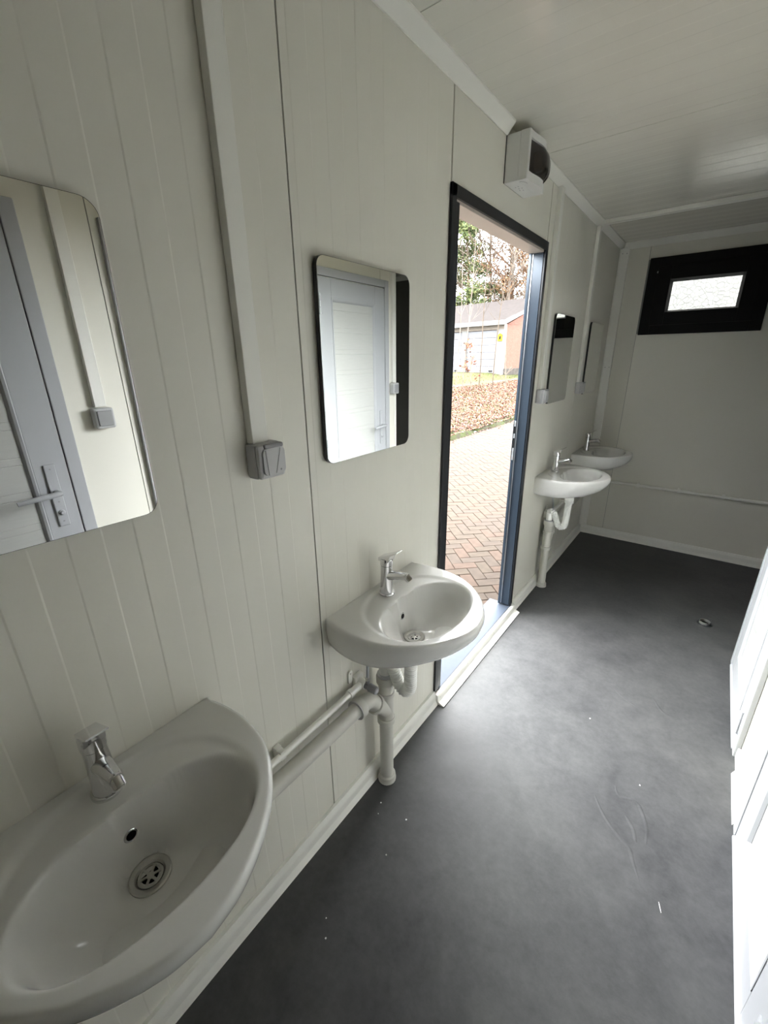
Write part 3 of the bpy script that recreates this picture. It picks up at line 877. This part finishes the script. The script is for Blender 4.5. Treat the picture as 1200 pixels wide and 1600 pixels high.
def socket(y, label):
    r = thing('wall_socket', label, 'socket', (.0015, y, 1.348), 0, 'grey wall sockets with hinged covers')
    hw = .036
    obj('housing', MB().box((0, -hw, -.040), (.034, hw, .038), bev=.006), M_GREYP, r)
    obj('front_frame', MB().box((.032, -hw + .001, -.039), (.0465, hw - .001, .037), bev=.007), M_GREYP, r)
    obj('gap', MB().prism([(a * .89 + .002, b * .86 - .001) for a, b in rrect(.068, .070, .014)], 0, .046, .0472), M_GREYD, r)
    cv = obj('hinged_cover', MB().prism([(a * .86 + .003, b * .84 - .001) for a, b in rrect(.068, .070, .013)], 0, .0465, .0505), M_GREYP, r)
    obj('hinge_bar', MB().box((.041, -.020, .028), (.0515, .030, .0375), bev=.003), M_GREYD, cv)
    sw_ = MB().prism([(-.020, .026), (-.006, .026), (-.002, -.006), (-.009, -.030), (-.016, -.030)], 0, .0500, .0522)
    obj('cover_flute', sw_, M_GREYP, cv)
    obj('cover_rib', MB().prism([(.020, .026), (.024, .026), (.008, -.028), (.004, -.028)], 0, .0500, .0518), M_GREYP, cv)
    obj('lock_mark', MB().lathe([(0, .0012), (.0022, .001), (.0025, 0)], 8, TR((.0502, .019, -.022)) @ AX), M_GREYD, cv)
    return r
s0 = socket(.582, 'grey socket with hinged cover at the foot of the trunking between the two near mirrors')
dup(s0, (.0015, 2.484, 1.350), 'pale grey socket beside the doorway, under the trunking left of the third mirror')
dup(s0, (.0015, 3.308, 1.350), 'pale grey socket between the two far mirrors')

def switch(y, label):
    r = thing('light_switch', label, 'switch', (XP - .0015, y, 1.352), PI, 'grey rocker switches on the partition')
    obj('housing', MB().box((0, -.036, -.040), (.040, .036, .038), bev=.008), M_GREYP, r)
    obj('rocker', MB().box((.038, -.027, -.030), (.0445, .027, .029), bev=.004), M_GREYD, r)
    return r
switch(.685, 'grey rocker switch on white trunking, seen only in the nearest mirror')
switch(2.674, 'grey rocker switch at the partition end, seen in the mirror left of the doorway')

# ------------------------------------------------------------------ distribution box above the doorway
t = thing('distribution_box', 'white distribution box with a smoked brown flap, above the doorway', 'fuse box', (.0015, 1.922, 2.250))
bw, bh = .102, .075
hs = MB().box((0, -bw, -bh), (.055, bw, bh), bev=.003)
obj('back_box', hs, M_BOXW, t)
# front cover with a cut-out: top and bottom bands follow the curve of the flap, solid end on the left
def flap_x(y):
    u = (y + .085) / .170
    return .079 + .040 * sst(.02, .62, u) - .026 * sst(.66, 1.0, u) ** 1.5
ys = [-.085 + .170 * k / 20 for k in range(21)]
fc = MB()
body = [(.055, -bw), (.086, -bw), (.0885, -bw + .003), (.0885, -.086), (.080, -.084), (.080, .086), (.084, .088), (.084, bw - .003), (.082, bw), (.055, bw)]
fc.prism(body, 2, -bh, bh)
band = [(.079, -.0885), (.0885, -.0885)] + [(min(.0885, flap_x(y) + .009), y) for y in ys] + [(.084, .0885), (.079, .0885)]
band = [(.079, -.0885), (.0885, -.0885)] + [(.0885 + .010 * sst(.04, .62, (y + .085) / .17) - .012 * sst(.72, 1.0, (y + .085) / .17), y) for y in ys] + [(.079, .0885)]
fc.prism(band, 2, .0536, bh).prism(band, 2, -bh, -.0476)
obj('front_cover', fc, M_BOXW, t, edge=20)
NU, NV = 22, 14
vs = []
for a in range(NU + 1):
    u = a / NU; y = -.085 + .170 * u
    for b in range(NV + 1):
        v = b / NV; z = -.0475 + .101 * v
        bul = (1 - abs(2 * v - 1) ** 3.2)
        x = .0795 + (.012 + .026 * bul) * sst(.04, .62, u) - .010 * sst(.72, 1.0, u)
        vs.append((x, y, z))
n1 = NV + 1
fs = [(a * n1 + b, (a + 1) * n1 + b, (a + 1) * n1 + b + 1, a * n1 + b + 1) for a in range(NU) for b in range(NV)]
rim = [a * n1 for a in range(NU + 1)] + [NU * n1 + b for b in range(1, n1)] + [a * n1 + NV for a in range(NU - 1, -1, -1)] + [b for b in range(NV - 1, 0, -1)]
o_ = len(vs)
vs += [(.0790, vs[k][1], vs[k][2]) for k in rim]
fs += [(rim[k], rim[(k + 1) % len(rim)], o_ + (k + 1) % len(rim), o_ + k) for k in range(len(rim))]
flap = obj('smoked_flap', MB().add(vs, fs, True), M_SMOKE, t, edge=50)
# small marks pressed in the underside
pm = MB()
for k, (x, y) in enumerate(((.020, -.04), (.032, -.045), (.026, -.02), (.038, -.02), (.022, .0), (.034, .005))):
    pm.box((x, y, -bh - .0004), (x + .004, y + .006, -bh + .0004))
obj('printed_marks', pm, M_PRINT, t)
pl = [Vector((.055 + .018 * math.sin(a), -.085 + .034 * (1 - math.cos(a)), -bh - .0003)) for a in [k * PI / 16 for k in range(9)]]
obj('knockout_line', MB().tube(pl, .0008, 6), M_PRINT, t)
obj('dark_back_gap', MB().box((-.0013, -bw - .001, -bh + .002), (.0004, bw - .004, bh)), M_RUBBER, t)

# ------------------------------------------------------------------ creases in the vinyl, floor drain and crumbs
for line in ([(0.726, 1.383), (0.773, 1.317), (0.826, 1.272), (0.866, 1.247), (0.883, 1.208), (0.908, 1.157)],
             [(0.785, 1.466), (0.805, 1.428), (0.856, 1.441), (0.88, 1.414), (0.904, 1.355), (0.908, 1.29)],
             [(0.835, 1.363), (0.866, 1.326), (0.88, 1.28)],
             [(0.669, 2.03), (0.739, 1.976), (0.792, 1.954)],
             [(0.844, 2.062), (0.891, 1.991), (0.945, 1.988)]):
    pts = cr3([(x, y, 0) for x, y in line], 6)
    rg = MB(); vs = []
    for k, p in enumerate(pts):
        d = (pts[min(k + 1, len(pts) - 1)] - pts[max(k - 1, 0)]).normalized(); w = Vector((-d.y, d.x, 0))
        e = math.sin(PI * k / (len(pts) - 1)) ** .5
        for q, hh in ((-.011, -.0003), (-.004, .0009 * e), (0, .0016 * e), (.003, .0007 * e), (.006, -.0003)):
            vs.append(p + w * q * (.35 + .65 * e) + Vector((0, 0, hh)))
    fs = [(k * 5 + j, k * 5 + j + 1, k * 5 + j + 6, k * 5 + j + 5) for k in range(len(pts) - 1) for j in range(4)]
    obj('vinyl_crease', rg.add(vs, fs, True), M_FLOOR, fl, edge=180)

t = thing('floor_drain', 'small chrome drain ring in the dark floor before the partition end', 'drain', (1.018, 2.950, 0))
obj('pipe_stub', MB().lathe([(.0285, 0.0005), (.0285, .015), (.0265, .0165), (.0245, .015), (.0240, .0015)], 28), mat('polished_drain_steel', (0.6, 0.6, 0.58), 0.3, metal=0.85, noise=.03), t)
obj('dark_inside', MB().lathe([(.0236, .0012), (0, .0012)], 24), M_HOLE, t)
obj('seal_ring', MB().lathe([(.0287, .0005), (.040, .0005), (.039, .0022), (.0287, .003)], 28), M_RUBBER, t)
def crumb(x, y, s, lab):
    mb = MB()
    vs = [(s * random.uniform(.5, 1) * a, s * random.uniform(.5, 1) * b, s * (.35 * c + .36)) for a in (-1, 1) for b in (-1, 1) for c in (-1, 1)]
    mb.add(vs, [(0, 1, 3, 2), (4, 6, 7, 5), (0, 4, 5, 1), (2, 3, 7, 6), (0, 2, 6, 4), (1, 5, 7, 3)])
    o = obj('crumb', mb, M_CRUMB, None, (x, y, 0.0004))
    return tag(o, lab, 'crumb', 'white crumbs on the dark floor')
for x, y, s, lab in ((.223, .742, .0030, 'white crumb on the floor nearer the camera than the grey pipe foot'),
                  (.212, .877, .0030, 'white crumb on the floor just right of the grey pipe foot'),
                  (.118, .834, .0018, 'smallest white crumb close to the skirting beside the grey pipe foot'),
                  (.101, .872, .0025, 'white crumb against the skirting at the grey pipe foot'),
                  (.214, .466, .0025, 'left one of two white crumbs near the nearest basin'),
                  (.182, .50, .002, 'right one of two white crumbs near the nearest basin'),
                  (.63, 1.75, .003, 'white crumb on the bright floor before the doorway'),
                  (.86, 1.52, .0025, 'white crumb in the middle of the floor near the white doors')):
    crumb(x, y, s, lab)
o = obj('plastic_shaving', MB().tube([(-.004, .013, .0012), (-.001, .004, .0014), (.002, -.005, .0013), (.005, -.014, .0012)], [.0006, .0010, .0010, .0006], 6), M_CRUMB, None, (.965, 1.118, 0.0))
tag(o, 'thin white plastic shaving on the floor near the nearest white door', 'shaving')

# ------------------------------------------------------------------ outside: clay pavers
GZ = -.10
PVE = -3.66                                        # far edge of the paving
pav = struct('paving', MB().box((PVE, -9, GZ - .25), (-.075, 34, GZ - .012)), M_JOINT)
def paver_mesh(nm, m):
    mb = MB().box((-.098, -.048, -.06), (.098, .048, 0), bev=0)
    bm_ = MB()
    a, b, c = .0975, .0475, .003
    vs = [(-a, -b, -.03), (a, -b, -.03), (a, b, -.03), (-a, b, -.03), (-a, -b, -c), (a, -b, -c), (a, b, -c), (-a, b, -c),
          (-a + c, -b + c, 0), (a - c, -b + c, 0), (a - c, b - c, 0), (-a + c, b - c, 0)]
    fs = [(0, 1, 5, 4), (1, 2, 6, 5), (2, 3, 7, 6), (3, 0, 4, 7), (4, 5, 9, 8), (5, 6, 10, 9), (6, 7, 11, 10), (7, 4, 8, 11), (8, 9, 10, 11)]
    me = bpy.data.meshes.new(nm); me.from_pydata(vs, [], fs); me.materials.append(m)
    return me, vs, fs
PMS = [paver_mesh('paver_%s' % c, m) for c, m in zip('abc', PV)]
bricks = []
ca = math.cos(math.radians(45)); U = .1
for i in range(-160, 330):
    for j in range(-85, 85):
        ox_, oy_ = (i + 2 * j) * U, (i - 2 * j) * U
        for kind in (0, 1):
            lx, ly = (ox_ + .1, oy_ + .05) if kind == 0 else (ox_ + .05, oy_ + .2)
            wx, wy = (lx - ly) * ca - 1.5, (lx + ly) * ca + 4.0
            if PVE + .10 < wx < -.19 and -1.5 < wy < 22:
                bricks.append((wx, wy, kind))
ex, ey = .8, 0.0
def through_door(wx, wy):
    f = (ex - 0.0) / (ex - wx)
    y_at = ey + (wy - ey) * f
    return 1.42 < y_at < 2.40
seen = sorted([b for b in bricks if through_door(b[0], b[1])], key=lambda b: math.hypot(b[0] - ex, b[1] - ey))
single = seen[:300]; sset = set(single)
rng = random.Random(3)
for wx, wy, kind in single:
    o = bpy.data.objects.new('brick', PMS[rng.randrange(3)][0]); C.objects.link(o)
    o.parent = pav
    o.location = (wx, wy, GZ + rng.uniform(-.0025, .0015))
    o.rotation_euler = (rng.uniform(-.008, .008), rng.uniform(-.008, .008), PI / 4 + (0 if kind == 0 else PI / 2) + rng.uniform(-.012, .012))
mb = MB(); pvv, pff = PMS[0][1], PMS[0][2]
for b in bricks:
    if b in sset: continue
    T = TR((b[0], b[1], GZ + rng.uniform(-.0025, .0015)), rz=PI / 4 + (0 if b[2] == 0 else PI / 2))
    mb.add(pvv, pff, False, T)
o = obj('paver_field', mb, M_PVALL, pav, recalc=False); o['kind'] = 'stuff'

# bank rising to the garage
def bank_z(x):
    return GZ + .05 + .158 * max(0, (PVE - .02 - x))
mb = MB()
xs = [PVE - .02 - .5 * k for k in range(60)]
yy = [-9 + 1.5 * k for k in range(45)]
vs = []
for x in xs:
    for y in yy:
        far = sst(5.0, 7.5, PVE - x)
        zz = bank_z(max(x, -9.2)) + rng.uniform(-.03, .03) * (1 - far) * (0 if x == xs[0] else 1)
        vs.append((x, y, zz))
ny = len(yy)
fs = [(i * ny + j, i * ny + j + 1, (i + 1) * ny + j + 1, (i + 1) * ny + j) for i in range(len(xs) - 1) for j in range(ny - 1)]
bank = struct('bank', MB().add(vs, fs, True), M_SOIL)
# ragged mossy edge of the turf
mb = MB(); n_ = 260; a_, b_ = [], []
for k in range(n_):
    y = 2 + 24 * k / (n_ - 1)
    w_ = .05 * math.sin(y * 3.1) + .03 * math.sin(y * 7.7 + 1) + rng.uniform(-.02, .02)
    a_.append((PVE + .10 + w_, y, GZ - .005)); b_.append((PVE + .02 + w_, y, GZ + .07 + rng.uniform(-.015, .015)))
c_ = [(PVE - .25, p[1], bank_z(PVE - .25) + .02) for p in b_]
d_ = [(PVE - .35, p[1], bank_z(PVE - .35) - .05) for p in b_]
vs = a_ + b_ + c_ + d_
fs = [(r_ * n_ + k, r_ * n_ + k + 1, (r_ + 1) * n_ + k + 1, (r_ + 1) * n_ + k) for r_ in range(3) for k in range(n_ - 1)]
struct('turf_edge', MB().add(vs, fs, True), M_EDGE)
# fallen leaves
mb = MB()
for k in range(46000):
    y = rng.uniform(6, 23); x = PVE + .05 - rng.random() ** 1.1 * 3.5
    z = bank_z(x) + rng.uniform(.015, .07) if x < PVE - .05 else GZ + .075
    s_ = rng.uniform(.016, .042)
    T = TR((x, y, z), rx=rng.uniform(-.6, .6), ry=rng.uniform(-.6, .6), rz=rng.uniform(0, 6.28))
    mb.add([(-s_, 0, 0), (-.2 * s_, -.55 * s_, .15 * s_), (s_, 0, .1 * s_), (.0, .55 * s_, .2 * s_)], [(0, 1, 2, 3)], False, T)
for k in range(260):
    y = rng.uniform(5, 16); x = PVE + .06 + abs(rng.gauss(0, .16)); s_ = rng.uniform(.02, .045)
    T = TR((x, y, GZ + .012), rx=rng.uniform(-.3, .3), ry=rng.uniform(-.3, .3), rz=rng.uniform(0, 6.28))
    mb.add([(-s_, 0, 0), (-.2 * s_, -.55 * s_, .1 * s_), (s_, 0, .1 * s_), (0, .55 * s_, .1 * s_)], [(0, 1, 2, 3)], False, T)
o = obj('leaf_litter', mb, M_LEAF, None, recalc=False)
tag(o, 'carpet of fallen orange and brown leaves on the bank beyond the pavers', 'leaves', kind='stuff')
mb = MB()
for k in range(6600):
    if k < 5200:
        y = rng.uniform(6, 24); x = PVE - .02 - rng.random() ** 1.6 * 3.4
        if math.sin(y * 1.3 + x * 1.7) < .1: continue
    else:
        y = rng.uniform(12, 25); x = rng.uniform(-9.0, -7.6)
    s_ = rng.uniform(.05, .11)
    a = rng.uniform(0, 6.28); dx, dy = math.cos(a) * .008, math.sin(a) * .008
    z = bank_z(max(x, -9.2)) if x < PVE else GZ
    mb.add([(x - dx, y - dy, z), (x + dx, y + dy, z), (x + rng.uniform(-.05, .05), y + rng.uniform(-.05, .05), z + s_)], [(0, 1, 2)])
o = obj('grass_tufts', mb, M_GRASS, None, recalc=False)
tag(o, 'sparse yellow green grass growing between the fallen leaves', 'grass', kind='stuff')
struct('gravel_drive', MB().prism([(-7.25, bank_z(-7.25) + .02), (-13.5, bank_z(-9.2) + .03), (-13.5, bank_z(-9.2) - .1), (-7.25, bank_z(-7.25) - .1)], 1, 8, 22.2), M_GRAVEL)

# ------------------------------------------------------------------ garage
gz = .76
G = thing('garage', 'single storey red brick garage with white doors beyond the leafy bank', 'building', (-8.42, 22.35, gz), -math.radians(9))
obj('brick_wall', MB().box((-9, .25, .25), (0, 8, 2.42)).prism([(.25, 2.40), (8, 2.40), (4.1, 3.75)], 0, -.25, 0), M_BRICKW, G)
obj('plinth', MB().box((-9, .2, -.3), (.05, 8.05, .26), bev=.02), M_STONE, G)
rf = MB()
for sgn in (0, 1):
    ya, za, yb, zb_ = (-.35, 2.46, 4.1, 3.92) if sgn == 0 else (8.5, 2.46, 4.1, 3.92)
    rf.prism([(ya, za), (yb, zb_), (yb, zb_ + .10), (ya, za + .10)], 0, -9.3, .25)
obj('roof', rf, M_ROOF, G)
obj('fascia', MB().box((-9.3, -.40, 2.36), (.25, -.34, 2.57)), M_WOODW, G)
vg = MB().prism([(-.38, 2.36), (4.1, 3.83), (4.1, 3.98), (-.38, 2.56)], 0, .20, .26)
obj('verge_board', vg, M_WOODW, G)
obj('lintel', MB().box((-9, -.02, 2.16), (0, .25, 2.42)), mat('lintel_paint', (0.067, 0.053, 0.039), .7, noise=.2), G)
for k, x in enumerate((-.42, -2.62, -4.9)):
    post = MB().box((x, -.03, -.05), (x + (.42 if k == 0 else .34), .25, 2.17))
    obj('post', post, M_WOODW, G)
for x0 in (-2.28, -4.56, -6.9):
    gd = MB()
    for r_ in range(6):
        gd.box((x0, .06, .02 + r_ * .355), (x0 + 1.86, .12, .02 + r_ * .355 + .345), bev=.012)
    g_ = obj('garage_door', gd, M_GDOOR, G)
    obj('bottom_stop', MB().box((x0 + 1.5, .0, .10), (x0 + 1.68, .07, .17)), M_HOLE, g_)
    obj('bottom_stop', MB().box((x0 + .1, .0, .10), (x0 + .22, .07, .17)), M_HOLE, g_)
sg = obj('sign', MB().prism([(-.13, 1.60), (.13, 1.60), (.13, 1.90), (0, 1.98), (-.13, 1.90)], 1, -.06, -.035, TR((-.19, 0, 0))), M_YELL, G)
obj('sign_mark', MB().prism([(-.05, 1.68), (.045, 1.70), (.05, 1.84), (-.03, 1.83)], 1, -.066, -.061, TR((-.19, 0, 0))), M_HOLE, sg)

# ------------------------------------------------------------------ saplings and trees
def twig(mb, p, d, ln, r, depth, rg, spread=.6, up=.15, kids=(2, 3), tips=None, n=5, rmin=.0):
    segs = 4 if depth > 1 else 3
    pts = [p.copy()]; rs = [r]
    dd = d.copy()
    for k in range(segs):
        dd = (dd + Vector((rg.uniform(-.14, .14), rg.uniform(-.14, .14), rg.uniform(-.08, .10) + up * .15))).normalized()
        pts.append(pts[-1] + dd * ln / segs); rs.append(max(rmin, r * (1 - .5 * (k + 1) / segs)))
    mb.tube(pts, rs, n if depth > 1 else 4, caps=False)
    if tips is not None and depth <= 1: tips.append(pts[-1]); tips.append(pts[-2])
    if depth <= 0: return
    for k in range(rg.randint(*kids)):
        i = rg.randint(1, segs)
        a = rg.uniform(0, 6.28); ax = dd.orthogonal().normalized(); bx = dd.cross(ax)
        nd = (dd * (1 - spread * .5) + (ax * math.cos(a) + bx * math.sin(a)) * spread + Vector((0, 0, up))).normalized()
        twig(mb, pts[i], nd, ln * rg.uniform(.5, .78), rs[i] * .62, depth - 1, rg, spread, up, kids, tips, n, rmin)
def tufts(mb, tips, rg, cnt, rad, size, blade=.2):
    for p in tips:
        for k in range(cnt):
            q = p + Vector((rg.gauss(0, rad), rg.gauss(0, rad), rg.gauss(0, rad * .6)))
            a = Vector((rg.uniform(-1, 1), rg.uniform(-1, 1), rg.uniform(-.4, 1))).normalized() * size * rg.uniform(.6, 1.2)
            b = a.orthogonal().normalized() * size * blade
            mb.add([q - b, q + b, q + a], [(0, 1, 2)])
def sapling(x, y, h, seed, label, leaves=0, m=None, lean=(0, 0)):
    rg = random.Random(seed)
    r = thing('sapling', label, 'sapling', (x, y, bank_z(x)), 0, 'thin bare saplings on the bank')
    mb = MB(); tips = []
    pts = [Vector((lean[0] * t * h + .05 * math.sin(3 * t + seed), lean[1] * t * h + .05 * math.sin(4 * t + seed), h * t)) for t in [k / 7 for k in range(8)]]
    mb.tube(pts, [.022 * (1 - .75 * k / 7) + .003 for k in range(8)], 6, caps=False)
    obj('stem', mb, m or M_BIRCH, r)
    mb = MB()
    for k in range(9):
        i = rg.randint(1, 6); a = rg.uniform(0, 6.28)
        d = Vector((math.cos(a) * .7, math.sin(a) * .7, .7)).normalized()
        twig(mb, pts[i].copy(), d, h * .22 * (1 - i / 11), .007, 1, rg, .6, .3, (1, 3), tips, 4)
    obj('twigs', mb, m or M_BIRCH, r)['kind'] = 'stuff'
    if leaves:
        lm = MB(); tufts(lm, tips[:leaves], rg, 4, .07, .085, .45)
        o_ = obj('leaves', lm, M_REDL, r, recalc=False)
    return r
sapling(-6.55, 15.1, 1.9, 3, 'bushy sapling with red leaves standing before the white garage door', 26)
sapling(-6.9, 15.2, 5.2, 5, 'tall thin sapling before the left end of the garage door', 0, None, (.02, .0))
sapling(-6.55, 15.6, 4.6, 8, 'thin leaning sapling crossing the middle of the garage door', 0, M_BARK, (.03, .03))
sapling(-6.1, 15.9, 4.2, 9, 'slanting sapling before the white corner post of the garage', 0, M_BARK, (.05, .05))
sapling(-7.6, 15.9, 4.4, 12, 'pale sapling close to the left jamb of the doorway', 0)
sapling(-5.9, 16.6, 2.2, 14, 'low pale sapling before the brick side of the garage', 0)

def tree(name, label, x, y, h, seed, m, r0=.16, depth=4, spread=.65, crown=.35, leaf=None, cnt=0, rad=.3, size=.3, lean=0.0, blade=.2, reach=.30):
    rg = random.Random(seed)
    t = thing(name, label, 'tree', (x, y, .7), 0, 'trees behind the garage')
    pts = [Vector((lean * h * k / 8 + .12 * math.sin(k * 1.3 + seed), .12 * math.cos(k * 1.1 + seed), h * k / 8)) for k in range(9)]
    obj('trunk', MB().tube(pts, [r0 * (1 - .085 * k) for k in range(9)], 8, caps=False), m, t)
    mb = MB(); tips = []
    nb_ = 15
    for k in range(nb_):
        f = crown + (1 - crown) * k / (nb_ - 1); i = min(7, int(f * 8))
        p = pts[i].lerp(pts[i + 1], f * 8 - i); a = k * 2.4 + rg.uniform(-.5, .5)
        d = Vector((math.cos(a), math.sin(a), rg.uniform(.2, .8))).normalized()
        twig(mb, p, d, h * reach * (1.15 - f * .75), r0 * .42 * (1.1 - f * .5), depth - 1, rg, spread, .18, (3, 4), tips, 5, .016)
    b = obj('branches', mb, m, t); b['kind'] = 'stuff'
    if leaf:
        lm = MB(); tufts(lm, tips, rg, cnt, rad, size, blade)
        o_ = obj('foliage', lm, leaf, t, recalc=False); o_['kind'] = 'stuff'
    return t
tree('pine_tree', 'green pine rising behind the left part of the garage roof', -17.3, 35.2, 11.6, 21, M_BARKR, .2, 3, .6, .32, M_NEEDLE, 16, .30, .34, .01, .2, .13)
tree('bare_tree', 'dark bare tree right beside the pine', -15.6, 36.0, 13, 22, M_BARK, .17, 4, .6, .2)
tree('bare_tree', 'reddish bare pine trunk near the right door jamb', -13.9, 36.2, 15, 23, M_BARKR, .24, 4, .6, .3, M_DRY, 1, .3, .13, .0, .45)
tree('bare_tree', 'bare tree with dry brown leaves above the brick gable', -13.0, 37.5, 12.5, 24, M_BARKR, .18, 4, .65, .15, M_DRY, 4, .42, .15, .0, .45)
tree('bare_tree', 'pale birch like trunk above the right part of the roof', -13.2, 34.6, 12, 25, M_BIRCH, .15, 4, .55, .25)
tree('pine_tree', 'low dark green conifer just above the garage roof', -15.9, 40.5, 7.0, 26, M_BARK, .16, 3, .6, .15, M_NEEDLE, 9, .3, .30, .0, .2, .2)
tree('bare_tree', 'bare tree at the left jamb, partly hidden by the pine', -18.6, 35.6, 15, 27, M_BARK, .18, 4, .6, .2)
tree('bare_tree', 'bare tree with dry leaves at the far right of the doorway view', -12.4, 40.0, 14, 28, M_BARKR, .18, 4, .65, .15, M_DRY, 4, .42, .15, .0, .45)
# wooded ground beyond
struct('ground_far', MB().box((-60, 24, -.2), (40, 90, .72)), M_SOIL)
